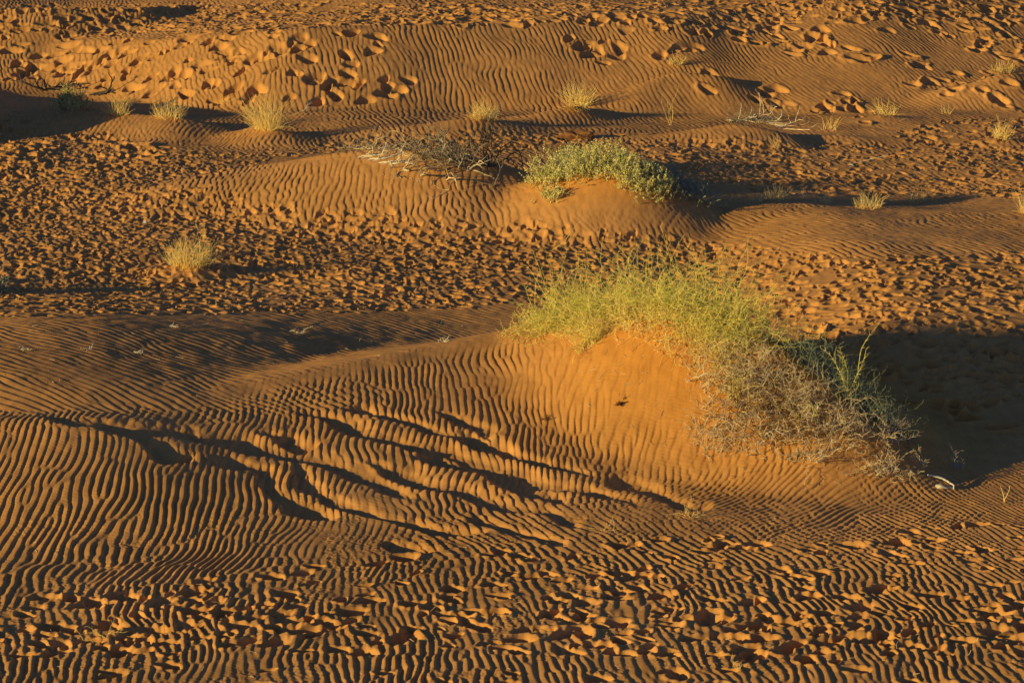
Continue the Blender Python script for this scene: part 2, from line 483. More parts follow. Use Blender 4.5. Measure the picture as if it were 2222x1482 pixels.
for pts in HOLLOWS:
    Q = np.array([surf(*p) for p in pts])
    d = np.r_[0, np.cumsum(np.hypot(np.diff(Q[:, 0]), np.diff(Q[:, 1])))]
    s = np.linspace(0, d[-1], 42)
    qx, qy = np.interp(s, d, Q[:, 0]), np.interp(s, d, Q[:, 1])
    for _ in range(3):
        qx[1:-1] = .25 * qx[:-2] + .5 * qx[1:-1] + .25 * qx[2:]; qy[1:-1] = .25 * qy[:-2] + .5 * qy[1:-1] + .25 * qy[2:]
    wdt = .125 * rng.uniform(.8, 1.25)
    dep = .10 * rng.uniform(.8, 1.25)
    rad = d[-1] / 2 + .9
    w = window(qx.mean(), qy.mean(), rad + .5)
    x, y = X[w], Y[w]
    xx = x + .03 * noise(x, y, .40, 21) + .008 * noise(x, y, .12, 23); yy = y + .05 * noise(x, y, .45, 22) + .014 * noise(x, y, .12, 24)
    best = np.full(x.shape, 1e9); side_ = np.zeros(x.shape); tt = np.zeros(x.shape)
    for i in range(41):
        ex, ey = qx[i + 1] - qx[i], qy[i + 1] - qy[i]
        t_ = np.clip(((xx - qx[i]) * ex + (yy - qy[i]) * ey) / (ex * ex + ey * ey + 1e-9), 0, 1)
        ddx, ddy = xx - qx[i] - t_ * ex, yy - qy[i] - t_ * ey
        dd = np.hypot(ddx, ddy)
        u = dd < best
        best[u] = dd[u]; side_[u] = np.sign(ex * ddy - ey * ddx)[u]; tt[u] = ((i + t_) / 41)[u]
    env = np.clip(np.sin(np.pi * np.clip(tt, .005, .995)) * 3.0, 0, 1) * np.clip(.72 + .55 * noise(tt * d[-1], 0 * tt + pts[0][0], .50, 26), .5, 1.1)
    sd = best * side_
    q = np.exp(-(np.where(side_ > 0, best * .55, best) / (wdt * (.35 + .65 * env))) ** 3)
    berm = np.exp(-((sd + wdt * 1.55) / (wdt * .8)) ** 2)
    rel = HZ[w] - HM[w]
    rel = rel * (1 - .6 * q * np.minimum(1, env))
    rel = rel - dep * q * env + (.006 + .006 * noise(x, y, .35, 27)) * berm * env * np.clip(.8 + .35 * noise(x, y, .16, 25), 0, 1.5) * sstep(.0, .2, tt) * sstep(1, .8, tt)
    HZ[w] = HM[w] + rel
del PX, PY


def mesh_obj(name, verts, faces4=None, faces3=None, mat=None, parent=None, smooth=True):
    me = bpy.data.meshes.new(name)
    v = np.ascontiguousarray(verts, np.float32)
    f4 = np.zeros((0, 4), np.int32) if faces4 is None else np.asarray(faces4, np.int32)
    f3 = np.zeros((0, 3), np.int32) if faces3 is None else np.asarray(faces3, np.int32)
    me.vertices.add(len(v)); me.vertices.foreach_set('co', v.ravel())
    loops = np.r_[f4.ravel(), f3.ravel()].astype(np.int32)
    tot = np.r_[np.full(len(f4), 4), np.full(len(f3), 3)].astype(np.int32)
    me.loops.add(len(loops)); me.loops.foreach_set('vertex_index', loops)
    me.polygons.add(len(tot)); me.polygons.foreach_set('loop_start', (np.cumsum(tot) - tot).astype(np.int32))
    if smooth:
        me.polygons.foreach_set('use_smooth', np.ones(len(tot), bool))
    me.update(calc_edges=True)
    if mat is not None:
        me.materials.append(mat)
    ob = bpy.data.objects.new(name, me)
    COL.objects.link(ob)
    if parent is not None:
        ob.parent = parent
    return ob


# ------------------------------------------------------------------ materials
def material(name):
    m = bpy.data.materials.new(name); m.use_nodes = True
    nt = m.node_tree
    b = nt.nodes['Principled BSDF']
    return m, nt, b


def sand_material():
    m, nt, b = material('wind_blown_sand')
    tc = nt.nodes.new('ShaderNodeTexCoord')
    n1 = nt.nodes.new('ShaderNodeTexNoise'); n1.inputs['Scale'].default_value = .35; n1.inputs['Detail'].default_value = 5
    n2 = nt.nodes.new('ShaderNodeTexNoise'); n2.inputs['Scale'].default_value = 60; n2.inputs['Detail'].default_value = 4
    r1 = nt.nodes.new('ShaderNodeValToRGB')
    r1.color_ramp.elements[0].position = .3; r1.color_ramp.elements[0].color = (.62, .312, .096, 1)
    r1.color_ramp.elements[1].position = .7; r1.color_ramp.elements[1].color = (.74, .375, .120, 1)
    mx = nt.nodes.new('ShaderNodeMix'); mx.data_type = 'RGBA'; mx.blend_type = 'MULTIPLY'; mx.inputs[0].default_value = .35
    r2 = nt.nodes.new('ShaderNodeValToRGB')
    r2.color_ramp.elements[0].position = .25; r2.color_ramp.elements[0].color = (.6, .6, .6, 1)
    r2.color_ramp.elements[1].position = .7; r2.color_ramp.elements[1].color = (1, 1, 1, 1)
    bp = nt.nodes.new('ShaderNodeBump'); bp.inputs['Strength'].default_value = .35; bp.inputs['Distance'].default_value = .006
    L = nt.links.new
    L(tc.outputs['Object'], n1.inputs['Vector']); L(tc.outputs['Object'], n2.inputs['Vector'])
    L(n1.outputs['Fac'], r1.inputs[0]); L(n2.outputs['Fac'], r2.inputs[0])
    
    # redder colour around the bush mounds, painting in the glow of their sunlit faces
    def near(cx, cy, r0, r1_):
        vd = nt.nodes.new('ShaderNodeVectorMath'); vd.operation = 'DISTANCE'; vd.inputs[1].default_value = (cx, cy, .5)
        mr = nt.nodes.new('ShaderNodeMapRange'); mr.inputs[1].default_value = r0; mr.inputs[2].default_value = r1_; mr.inputs[3].default_value = 1; mr.inputs[4].default_value = 0
        mr.interpolation_type = 'SMOOTHSTEP'
        nt.links.new(tc.outputs['Object'], vd.inputs[0]); nt.links.new(vd.outputs['Value'], mr.inputs[0])
        return mr.outputs[0]
    add = nt.nodes.new('ShaderNodeMath'); add.operation = 'ADD'; add.use_clamp = True
    nt.links.new(near(3.2, 30.3, 1.0, 4.2), add.inputs[0]); nt.links.new(near(1.9, 46.0, .6, 2.4), add.inputs[1])
    red = nt.nodes.new('ShaderNodeMix'); red.data_type = 'RGBA'; red.inputs[7].default_value = (.72, .315, .055, 1)
    # streaks of darker heavy grains
    mp = nt.nodes.new('ShaderNodeMapping'); mp.inputs['Scale'].default_value = (2.2, .8, 1)
    n3 = nt.nodes.new('ShaderNodeTexNoise'); n3.inputs['Scale'].default_value = 3.0; n3.inputs['Detail'].default_value = 6; n3.inputs['Roughness'].default_value = .65
    r3 = nt.nodes.new('ShaderNodeValToRGB')
    r3.color_ramp.elements[0].position = .32; r3.color_ramp.elements[0].color = (.80, .78, .78, 1)
    r3.color_ramp.elements[1].position = .58; r3.color_ramp.elements[1].color = (1, 1, 1, 1)
    mx3 = nt.nodes.new('ShaderNodeMix'); mx3.data_type = 'RGBA'; mx3.blend_type = 'MULTIPLY'; mx3.inputs[0].default_value = 1.0
    L(tc.outputs['Object'], mp.inputs[0]); L(mp.outputs[0], n3.inputs['Vector']); L(n3.outputs['Fac'], r3.inputs[0])
    L(add.outputs[0], red.inputs[0]); L(r1.outputs[0], red.inputs[6]); L(red.outputs[2], mx3.inputs[6]); L(r3.outputs[0], mx3.inputs[7])
    L(mx3.outputs[2], mx.inputs[6]); L(r2.outputs[0], mx.inputs[7]); L(mx.outputs[2], b.inputs['Base Color'])
    L(n2.outputs['Fac'], bp.inputs['Height']); L(bp.outputs[0], b.inputs['Normal'])
    b.inputs['Roughness'].default_value = 1.0
    b.inputs['Specular IOR Level'].default_value = .08
    return m


SAND = sand_material()
idx = np.arange(NR * NC, dtype=np.int32).reshape(NR, NC)
quads = np.stack([idx[:-1, :-1], idx[:-1, 1:], idx[1:, 1:], idx[1:, :-1]], -1).reshape(-1, 4)
ground = mesh_obj('sand_ground', np.stack([X, Y, HZ], -1).reshape(-1, 3), quads, mat=SAND)
ground['kind'] = 'structure'
ground['label'] = 'orange desert sand with wind ripples, dunes and footprints'
del quads, idx

#VEG#
# ------------------------------------------------------------------ plants and debris
def plant_mat(name, c0, c1, scale=9.0, rough=.7, trans=0.0):
    m, nt, b = material(name)
    tc = nt.nodes.new('ShaderNodeTexCoord')
    n = nt.nodes.new('ShaderNodeTexNoise'); n.inputs['Scale'].default_value = scale; n.inputs['Detail'].default_value = 3
    r = nt.nodes.new('ShaderNodeValToRGB')
    r.color_ramp.elements[0].position = .36; r.color_ramp.elements[0].color = (*c0, 1)
    r.color_ramp.elements[1].position = .64; r.color_ramp.elements[1].color = (*c1, 1)
    nt.links.new(tc.outputs['Object'], n.inputs['Vector']); nt.links.new(n.outputs['Fac'], r.inputs[0]); nt.links.new(r.outputs[0], b.inputs['Base Color'])
    b.inputs['Roughness'].default_value = rough; b.inputs['Specular IOR Level'].default_value = .2
    return m


M_STRAW = plant_mat('dry_straw', (.96, .64, .18), (.98, .82, .34))
M_PALE = plant_mat('bleached_stems', (.58, .44, .25), (.94, .80, .52))
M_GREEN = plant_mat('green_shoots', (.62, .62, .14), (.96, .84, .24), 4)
M_GREEN_SHADE = plant_mat('shaded_green_shoots', (.22, .27, .16), (.38, .42, .24))  # greyed, darker shoot colour: shade of the dune's lee side painted in
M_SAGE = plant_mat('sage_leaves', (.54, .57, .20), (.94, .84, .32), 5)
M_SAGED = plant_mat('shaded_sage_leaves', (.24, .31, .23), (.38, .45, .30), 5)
M_OLIVE = plant_mat('olive_leaves', (.48, .43, .14), (.72, .62, .24), 5)
M_DEAD = plant_mat('dead_wood', (.26, .21, .14), (.62, .54, .36), 6)
M_GREYW = plant_mat('grey_branches', (.20, .165, .11), (.50, .43, .29), 6)
M_DARKW = plant_mat('dark_wood', (.05, .04, .035), (.12, .10, .08), 8)
M_BONE = plant_mat('bleached_wood', (.62, .55, .38), (.80, .74, .58), 14)
M_PLAST = plant_mat('white_plastic', (.70, .74, .82), (.82, .86, .92), 20, .4)
M_STONE = plant_mat('white_stone', (.7, .68, .62), (.82, .8, .76), 20)
M_CLOD = plant_mat('dark_crusted_sand', (.16, .075, .03), (.34, .16, .06), 18, 1)
M_BROWN = plant_mat('brown_stems', (.09, .055, .03), (.22, .14, .08), 8)
M_TWIG = plant_mat('grey_twig', (.34, .31, .27), (.52, .48, .42), 12)


def unit(v):
    return v / np.maximum(1e-9, np.linalg.norm(v, axis=-1, keepdims=True))


class Tubes:
    """collects tapered stems and leaf blades for one mesh"""
    def __init__(s):
        s.v, s.q, s.n = [], [], 0

    def add(s, P, rad, sides=3):
        P = np.asarray(P, float); N, K, _ = P.shape
        rad = np.broadcast_to(rad, (N, K))
        T = unit(np.gradient(P, axis=1)) if K > 2 else unit(np.repeat(P[:, 1:] - P[:, :1], 2, 1))
        ref = unit(rng.normal(size=(N, 1, 3)))
        A = unit(np.cross(T, ref)); B = np.cross(T, A)
        ang = np.arange(sides) * 2 * np.pi / sides
        V = P[:, :, None] + rad[:, :, None, None] * (A[:, :, None] * np.cos(ang)[None, None, :, None] + B[:, :, None] * np.sin(ang)[None, None, :, None])
        i = np.arange(N * K * sides).reshape(N, K, sides) + s.n
        j = np.roll(i, -1, 2)
        q = np.stack([i[:, :-1], j[:, :-1], j[:, 1:], i[:, 1:]], -1).reshape(-1, 4)
        s.v.append(V.reshape(-1, 3)); s.q.append(q); s.n += N * K * sides
        if sides > 3:                                  # close thick ends
            for e in (0, K - 1):
                s.v.append(P[:, e] + 0); c = np.arange(N) + s.n; s.n += N
                a = i[:, e]; b = np.roll(a, -1, 1)
                cc = np.repeat(c[:, None], sides, 1)
                s.q.append(np.stack([a, b, cc, cc], -1).reshape(-1, 4)[:, :4] if False else np.stack([a[:, 0::2], b[:, 0::2], np.roll(a, -2, 1)[:, 0::2], cc[:, 0::2]], -1).reshape(-1, 4))

    def leaves(s, C, D, ln, wd):
        """diamond leaves at C pointing along D"""
        N = len(C)
        D = unit(D); S = unit(np.cross(D, rng.normal(size=(N, 3))))
        ln = np.broadcast_to(ln, (N,))[:, None]; wd = np.broadcast_to(wd, (N,))[:, None]
        V = np.stack([C, C + D * ln * .5 + S * wd, C + D * ln, C + D * ln * .5 - S * wd], 1)
        i = np.arange(N * 4).reshape(N, 4) + s.n
        s.v.append(V.reshape(-1, 3)); s.q.append(i); s.n += N * 4

    def build(s, name, mat, base, parent=None):
        v = np.concatenate(s.v) - np.asarray(base)[None]
        return mesh_obj(name, v, np.concatenate(s.q), mat=mat, parent=parent, smooth=False)


def walk(roots, dirs, length, K=8, jit=.35, lift=0.0):
    N = len(roots)
    d = unit(np.asarray(dirs, float)); p = np.array(roots, float)
    step = (np.broadcast_to(length, (N,)) / (K - 1))[:, None]
    out = [p]
    for _ in range(K - 1):
        d = unit(d + jit * rng.normal(size=(N, 3)) + np.array([0, 0, lift]))
        p = p + d * step
        out.append(p)
    return np.stack(out, 1)


def twigs(tb, P, ln, r, per=1, spread=.8):
    """short side thorns from every inner node"""
    N, K, _ = P.shape
    for _ in range(per):
        T = unit(np.gradient(P, axis=1))[:, 1:]
        base = P[:, 1:] + 0
        d = unit(spread * unit(np.cross(T, rng.normal(size=T.shape))) + .7 * T)
        L = ln * rng.uniform(.5, 1.3, base.shape[:2])[..., None]
        e = base + d * L
        S = np.stack([base, e], 2).reshape(-1, 2, 3)
        tb.add(S, np.array([r, r * .5])[None])


def on_sand(px, py):
    x, y, z = surf(px, py)
    return np.array([x, y, float(gz(x, y))])


def sprinkle(poly, n, sink=.01):
    poly = np.array(poly, float)
    lo, hi = poly.min(0), poly.max(0)
    out = []
    while len(out) < n:
        q = rng.uniform(lo, hi, (n * 3, 2))
        k = poly_mask(q[:, 0], q[:, 1], [tuple(p) for p in poly], .01) > .5
        out += list(q[k])
    out = np.array(out[:n])
    uniq = {}
    P = np.array([surf(a, b) for a, b in out])
    P[:, 2] = gz(P[:, 0], P[:, 1]) - sink
    return P


def along(pts, n, back=(0, .3), sink=.01):
    """points on the sand along a crest, set back from it by a random distance"""
    Q = np.array([surf(*p) for p in pts])
    d = np.r_[0, np.cumsum(np.hypot(np.diff(Q[:, 0]), np.diff(Q[:, 1])))]
    s = rng.uniform(0, d[-1], n)
    x, y = np.interp(s, d, Q[:, 0]), np.interp(s, d, Q[:, 1])
    k = np.clip(np.searchsorted(d, s), 1, len(d) - 1)
    tx, ty_ = Q[k, 0] - Q[k - 1, 0], Q[k, 1] - Q[k - 1, 1]
    L = np.hypot(tx, ty_) + 1e-9
    b = rng.uniform(*back, n)
    x = x - ty_ / L * b; y = y + tx / L * b
    return np.stack([x, y, gz(x, y) - sink], 1)


def thing(name, label, cat, base, group=None):
    o = bpy.data.objects.new(name, None); COL.objects.link(o); o.location = base; o.empty_display_size = .1
    o['label'] = label; o['category'] = cat
    if group:
        o['group'] = group
    return o


def tagged(o, base, label, cat, group=None):
    o.location = base; o['label'] = label; o['category'] = cat
    if group:
        o['group'] = group
    return o


def fan(n, up=.6, out=1.0, lean=(0, 0)):
    a = rng.uniform(0, 2 * np.pi, n); r = np.sqrt(rng.random(n)) * out
    return np.stack([np.cos(a) * r + lean[0], np.sin(a) * r + lean[1], np.full(n, up) + .2 * rng.random(n)], 1)


def tangle(tb, roots, ln, up=.5, out=1.0, lean=(0, 0), K=9, jit=.38, lift=0., r=.0038, thorn=.035, per=1, keep_up=True):
    n = len(roots)
    L = ln * rng.uniform(.5, 1.25, n)
    P = walk(roots, fan(n, up, out, lean), L, K, jit, lift)
    if keep_up:                                       # stems rest on the sand instead of diving into it
        P[..., 2] = np.maximum(P[..., 2], gz(P[..., 0], P[..., 1]) + .012)
        P[:, 0] = roots
    tb.add(P, np.linspace(r, r * .55, K)[None])
    twigs(tb, P, thorn, r * .7, per)
    return P


# ---- the long thorny shrub on the crest of the near dune
base = on_sand(1400, 690)
t = thing('thorny_shrub', 'largest green and yellow thorny shrub sprawling along the crest of the near dune', 'shrub', base, 'thorny shrubs on the near dune')
CR = [(1138, 712), (1200, 704), (1300, 690), (1400, 682), (1500, 690), (1580, 712), (1650, 755), (1700, 795)]
tb = Tubes()
tangle(tb, along(CR[:4], 300, (-.35, .2)), .42, .35, 1.0, (-.1, -.15), lift=-.03)
tangle(tb, along(CR[2:7], 320, (-.45, .15)), .45, .35, 1.0, (.0, -.25), lift=-.05)
tangle(tb, sprinkle([(1250, 690), (1400, 690), (1500, 720), (1600, 730), (1560, 790), (1480, 790), (1400, 745), (1330, 720)], 130), .35, .3, 1.1, (0, -.3))
tb.build('dry_stems', M_STRAW, base, t)
tb = Tubes()
tangle(tb, along(CR[:3], 360, (-.25, .35)), .58, .42, 1.0, (-.1, -.1), lift=-.04, jit=.5, thorn=.05, r=.0036)
tangle(tb, along(CR[1:5], 700, (-.2, .5)), .85, .55, 1.0, (0, -.12), lift=-.06, jit=.5, thorn=.05, r=.0036)
tangle(tb, along(CR[4:7], 360, (-.2, .45)), .72, .5, 1.0, (.05, -.1), lift=-.07, jit=.5, thorn=.05, r=.0036)
P = tangle(tb, along(CR[:7], 160, (0, .45)), 1.0, .9, .8, (0, 0), lift=-.03, jit=.2, r=.0036, thorn=.06)
tangle(tb, sprinkle([(1450, 690), (1560, 705), (1640, 760), (1560, 780), (1470, 740)], 120), .4, .4, 1, (0, -.2))
tb.build('green_shoots', M_GREEN, base, t)

# ---- small clump standing alone on the slope
base = on_sand(1272, 770)
t = thing('thorny_shrub', 'small isolated green clump on smooth orange slope below the left end of the crest shrub', 'shrub', base, 'thorny shrubs on the near dune')
tb = Tubes(); tangle(tb, sprinkle([(1255, 775), (1300, 740), (1310, 720), (1280, 730), (1258, 755)], 26), .34, .6, .8); tb.build('dry_stems', M_STRAW, base, t)
tb = Tubes(); tangle(tb, sprinkle([(1255, 775), (1300, 740), (1310, 720), (1280, 730), (1258, 755)], 60), .42, .9, .7, (.1, 0)); tb.build('green_shoots', M_GREEN, base, t)

# ---- the big half-dry tangle on the right flank
base = on_sand(1680, 880)
t = thing('thorny_shrub', 'wide half dry tangle of pale thorny stems on the right flank of the dune', 'shrub', base, 'thorny shrubs on the near dune')
TA = [(1490, 800), (1540, 745), (1640, 765), (1720, 830), (1820, 905), (1880, 955), (1780, 950), (1700, 975), (1600, 965), (1510, 965), (1520, 880)]
tb = Tubes()
tangle(tb, sprinkle(TA, 430), .46, .45, 1.1, (0, -.25), lift=-.03, r=.0034, thorn=.05, per=1)
tangle(tb, along([(1620, 760), (1720, 820), (1820, 895), (1890, 950)], 230, (-.5, .1)), .5, .5, 1.0, (-.1, -.3), r=.0034, thorn=.05)
tangle(tb, sprinkle([(1500, 930), (1560, 930), (1640, 960), (1620, 990), (1530, 985)], 60), .3, .3, 1.1, (-.2, -.2), r=.003, thorn=.05)
tb.build('dry_stems', M_PALE, base, t)
tb = Tubes()
tangle(tb, sprinkle([(1600, 790), (1660, 790), (1760, 870), (1860, 950), (1780, 955), (1690, 970), (1600, 940), (1570, 860)], 170), .42, .28, 1.1, (.1, -.15), r=.0045, thorn=.05)
tb.build('dark_inner_stems', M_BROWN, base, t)
tb = Tubes()
tangle(tb, sprinkle([(1490, 800), (1560, 755), (1620, 800), (1600, 860), (1530, 850)], 45), .36, .6, .9, (0, -.1), r=.0028)
tangle(tb, sprinkle([(1590, 880), (1630, 880), (1620, 840), (1600, 840)], 16), .4, 1.0, .5)
tangle(tb, sprinkle([(1730, 905), (1780, 925), (1770, 900)], 14), .3, .9, .7)
tb.build('green_shoots', M_GREEN, base, t)
tb = Tubes()
for a, b, l in [(1740, 905, .5), (1620, 990, .3), (1490, 830, .35), (1660, 950, .4), (1800, 930, .35)]:
    p = on_sand(a, b)[None]; tangle(tb, p, l * 1.6, .15, .9, (.7, -.5), K=10, jit=.2, r=.008, thorn=.09)
tb.build('branch', M_BONE, base, t)

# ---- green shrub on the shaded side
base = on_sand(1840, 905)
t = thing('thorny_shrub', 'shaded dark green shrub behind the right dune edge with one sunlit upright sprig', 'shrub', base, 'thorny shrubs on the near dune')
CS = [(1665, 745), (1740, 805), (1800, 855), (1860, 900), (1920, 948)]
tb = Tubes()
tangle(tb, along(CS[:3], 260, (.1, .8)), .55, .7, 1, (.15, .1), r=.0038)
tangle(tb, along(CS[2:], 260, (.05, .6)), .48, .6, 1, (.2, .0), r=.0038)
tb.build('green_shoots', M_GREEN_SHADE, base, t)
tb = Tubes()
b0 = along([(1800, 858), (1840, 888)], 1, (.25, .26))
for dx_, l, k in [(0, .85, 0), (.45, .75, 1), (-.35, .7, 2), (.9, 1.1, 3), (.15, .6, 4), (-.6, .8, 5)]:
    P = walk(b0, np.array([[dx_ * .55, -.05, 1.0]]), l, 12, .13, -.02 if k != 3 else -.10)
    tb.add(P, np.linspace(.005, .0025, 12)[None]); twigs(tb, P, .07, .0028, 2)
tb.build('sunlit_sprig', M_GREEN, base, t)

# ---- dry twig heaps at the toe
for (a, b, w_, n, l, lab) in [
    (1745, 1000, 60, 26, .4, 'low heap of bleached thorny twigs at the toe of the near dune'),
    (1915, 1025, 60, 34, .34, 'rightmost low heap of yellow thorny twigs at the foot of the dune'),
    (1925, 950, 36, 34, .36, 'dry yellow thorny branches beside the white plastic scraps'),
    (2000, 1012, 14, 5, .22, 'few thin shaded twigs right of the twig heaps')]:
    base = on_sand(a, b)
    tb = Tubes()
    R_ = sprinkle([(a - w_, b - 14), (a + w_ * .4, b - 20), (a + w_, b + 6), (a + w_ * .3, b + 16), (a - w_ * .6, b + 12)], n)
    tangle(tb, R_, l, .3, 1.0, (.1, -.1), K=8, jit=.33, r=.0042, thorn=.06, per=2)
    tagged(tb.build('twig_heap', M_PALE, base), base, lab, 'twigs', 'dry twig heaps')

# ---- grey-green bush on its mound
def sprigs(tb, st, roots, dirs, ln, nl, leaf=.030, wid=.008):
    n = len(roots)
    P = walk(roots, dirs, ln * rng.uniform(.6, 1.3, n), 6, .22, .05)
    st.add(P, np.linspace(.004, .002, 6)[None])
    u = rng.uniform(.15, 1, (n, nl)) * 4.999
    i = u.astype(int); f = (u - i)[..., None]
    ar = np.arange(n)[:, None]
    C_ = P[ar, i] * (1 - f) + P[ar, i + 1] * f
    T = unit(P[ar, i + 1] - P[ar, i])
    D = unit(.55 * T + unit(rng.normal(size=T.shape)) * .8)
    tb.leaves(C_.reshape(-1, 3), D.reshape(-1, 3), leaf * rng.uniform(.7, 1.4, n * nl), wid)


def dome_dirs(n, up=.8, out=.8):
    return fan(n, up, out)


def cluster(n, centers, spread, h):
    """roots in clumps: gives a lumpy crown with dark gaps"""
    c = centers[rng.integers(0, len(centers), n)]
    o_ = rng.normal(size=(n, 2)) * spread
    x = c[:, 0] + o_[:, 0]; y = c[:, 1] + o_[:, 1]
    k = np.exp(-(o_ ** 2).sum(1) / (2 * (spread * 1.2) ** 2))
    return np.stack([x, y, gz(x, y) + h * rng.random(n) * k], 1), np.stack([o_[:, 0] / spread * .45, o_[:, 1] / spread * .45, .7 + .3 * rng.random(n)], 1)


base = on_sand(1290, 385)
t = thing('leafy_bush', 'grey green leafy bush crowning the sunlit mound in the middle distance', 'bush', base, 'leafy bushes on the mid mound')
tb, st = Tubes(), Tubes()
c1 = along([(1160, 408), (1180, 392), (1210, 382), (1250, 372), (1300, 368), (1350, 372), (1390, 392)], 70, (-.35, .12))
c2 = sprinkle([(1145, 415), (1180, 390), (1240, 382), (1300, 380), (1250, 400), (1190, 412), (1150, 420)], 14)
c3 = sprinkle([(1330, 380), (1390, 385), (1450, 415), (1450, 440), (1400, 436), (1365, 412)], 26)
r_, d_ = cluster(1500, c1, .12, .62); sprigs(tb, st, r_, d_, .24, 30, .028, .008)
r_, d_ = cluster(230, c2, .10, .18); sprigs(tb, st, r_, d_, .17, 26)
r_, d_ = cluster(480, sprinkle([(1225, 372), (1290, 366), (1350, 370), (1365, 382), (1300, 384), (1235, 386)], 26), .11, .5); sprigs(tb, st, r_, d_, .22, 30, .028, .008)
r_, d_ = cluster(650, c3, .12, .38); sprigs(tb, st, r_, d_, .22, 28, .028, .008)
tb.build('foliage', M_SAGE, base, t); st.build('stems', M_DEAD, base, t)
base = on_sand(1470, 425)
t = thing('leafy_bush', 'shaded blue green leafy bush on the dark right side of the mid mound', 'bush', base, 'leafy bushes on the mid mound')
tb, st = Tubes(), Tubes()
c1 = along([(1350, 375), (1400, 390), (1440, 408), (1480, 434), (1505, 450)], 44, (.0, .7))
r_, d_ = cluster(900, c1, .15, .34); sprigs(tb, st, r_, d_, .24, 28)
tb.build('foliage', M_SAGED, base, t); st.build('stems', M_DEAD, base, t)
base = on_sand(1195, 432)
t = thing('leafy_bush', 'tiny leafy sprout on bare sand below the left side of the mid mound bush', 'bush', base, 'leafy bushes on the mid mound')
tb, st = Tubes(), Tubes()
r_, d_ = cluster(70, sprinkle([(1180, 432), (1205, 424), (1212, 432), (1195, 438)], 5), .06, .12); sprigs(tb, st, r_, d_, .15, 24)
tb.build('foliage', M_SAGE, base, t); st.build('stems', M_DEAD, base, t)
# far left bush, and the one cut by the left edge
base = on_sand(148, 240)
t = thing('leafy_bush', 'yellow green upright bush beside dark driftwood at the far left', 'bush', base)
tb, st = Tubes(), Tubes()
c1 = sprinkle([(125, 240), (150, 228), (175, 236), (165, 246), (140, 246)], 16)
r_, d_ = cluster(330, c1, .13, .35); sprigs(tb, st, r_, d_, .26, 24, .034, .009)
r_, d_ = cluster(110, on_sand(145, 238)[None], .07, .62); sprigs(tb, st, r_, d_, .26, 24, .034, .009)
tb.build('foliage', M_OLIVE, base, t); st.build('stems', M_DEAD, base, t)
base = on_sand(-20, 628)
t = thing('leafy_bush', 'dark shaded bush cut off by the left edge of the picture', 'bush', base)
tb, st = Tubes(), Tubes()
r_, d_ = cluster(300, sprinkle([(-70, 622), (-40, 614), (4, 622), (-4, 630), (-50, 634)], 14), .10, .16); sprigs(tb, st, r_, d_, .2, 24)
tb.build('foliage', M_SAGED, base, t); st.build('stems', M_DEAD, base, t)

# ---- straw tufts
TUFTS = [  # px, py of the base, height m, half spread px, blades, lean, label
    (258, 250, .62, 16, 170, (0, 0), 'narrow dry grass tuft just right of the far left bush'),
    (368, 254, .60, 38, 260, (0, 0), 'wide ragged dry grass tuft, third plant from the left'),
    (583, 280, .98, 30, 420, (-.15, 0), 'tall bright straw tuft on the small mound at upper left'),
    (1050, 258, .62, 30, 380, (0, 0), 'rounded golden straw tuft below the rippled far slope, left of the taller one'),
    (1252, 232, .78, 22, 340, (0, 0), 'tall golden straw tuft with long shadow on the right end of the far slope'),
    (1468, 141, .36, 18, 110, (0, 0), 'farthest small pale tuft on top of a sand tongue'),
    (2178, 157, .36, 28, 150, (0, 0), 'pale tuft high at the right edge, top of a small ridge'),
    (1802, 282, .46, 22, 46, (.1, 0), 'sparse spiky tuft right of the far dead branches'),
    (1922, 250, .48, 26, 130, (-.15, 0), 'pale thin tuft casting a shadow to the right, upper right'),
    (2052, 248, .34, 9, 22, (0, 0), 'tiny sparse tuft between two pale tufts at upper right'),
    (2172, 300, .52, 15, 190, (.1, 0), 'fan shaped straw tuft near the right edge'),
    (1688, 322, .46, 7, 26, (-.45, 0), 'few leaning straw blades below the far dead branches'),
    (1686, 432, .34, 26, 150, (.1, 0), 'straw tuft on the highest point of the right middle ridge'),
    (1640, 437, .20, 16, 60, (0, 0), 'low straw fringe on the left end of the right middle ridge'),
    (1790, 440, .26, 18, 90, (0, 0), 'small straw tuft on the middle of the right middle ridge'),
    (1885, 450, .42, 30, 240, (-.1, 0), 'large yellow straw tuft on the right middle ridge'),
    (1992, 437, .30, 24, 130, (.1, 0), 'low straw tuft lying in shadow behind the right middle ridge'),
    (2224, 462, .5, 10, 120, (0, 0), 'straw tuft half cut off by the right edge'),
    (412, 574, .58, 50, 560, (.1, 0), 'biggest pale straw tuft alone on the trodden sand at left'),
]
for px, py, h, sp, n, lean, lab in TUFTS:
    base = on_sand(px, py)
    n = max(14, int(n * .6))
    tb = Tubes()
    R_ = sprinkle([(px - sp, py + 1), (px - sp * .5, py - sp * .22), (px + sp * .5, py - sp * .22), (px + sp, py + 1), (px + sp * .4, py + sp * .2), (px - sp * .4, py + sp * .2)], n, .02)
    off = (R_ - base[None])[:, :2] / max(.05, sp * .0002 * base[1])
    d_ = np.stack([off[:, 0] * .45 + lean[0] + .28 * rng.normal(size=n), off[:, 1] * .4 + lean[1] + .28 * rng.normal(size=n), np.full(n, .95)], 1)
    h *= 1.08
    L_ = h * rng.uniform(.45, 1.1, n) * (1 - .35 * np.minimum(1, np.abs(off[:, 0])))
    P = walk(R_, d_, L_, 6, .14, -.05)
    rr = .000085 * base[1] * 1.0
    tb.add(P, np.linspace(rr, rr * .45, 6)[None])
    k_ = max(3, n // 7)
    P2 = walk(R_[:k_], d_[:k_] * np.array([1.6, 1.6, .8]), L_[:k_] * .8, 6, .3, -.1)
    tb.add(P2, np.linspace(rr, rr * .5, 6)[None])
    tagged(tb.build('grass_tuft', M_STRAW, base), base, lab, 'grass tuft', 'dry grass tufts on the sand')


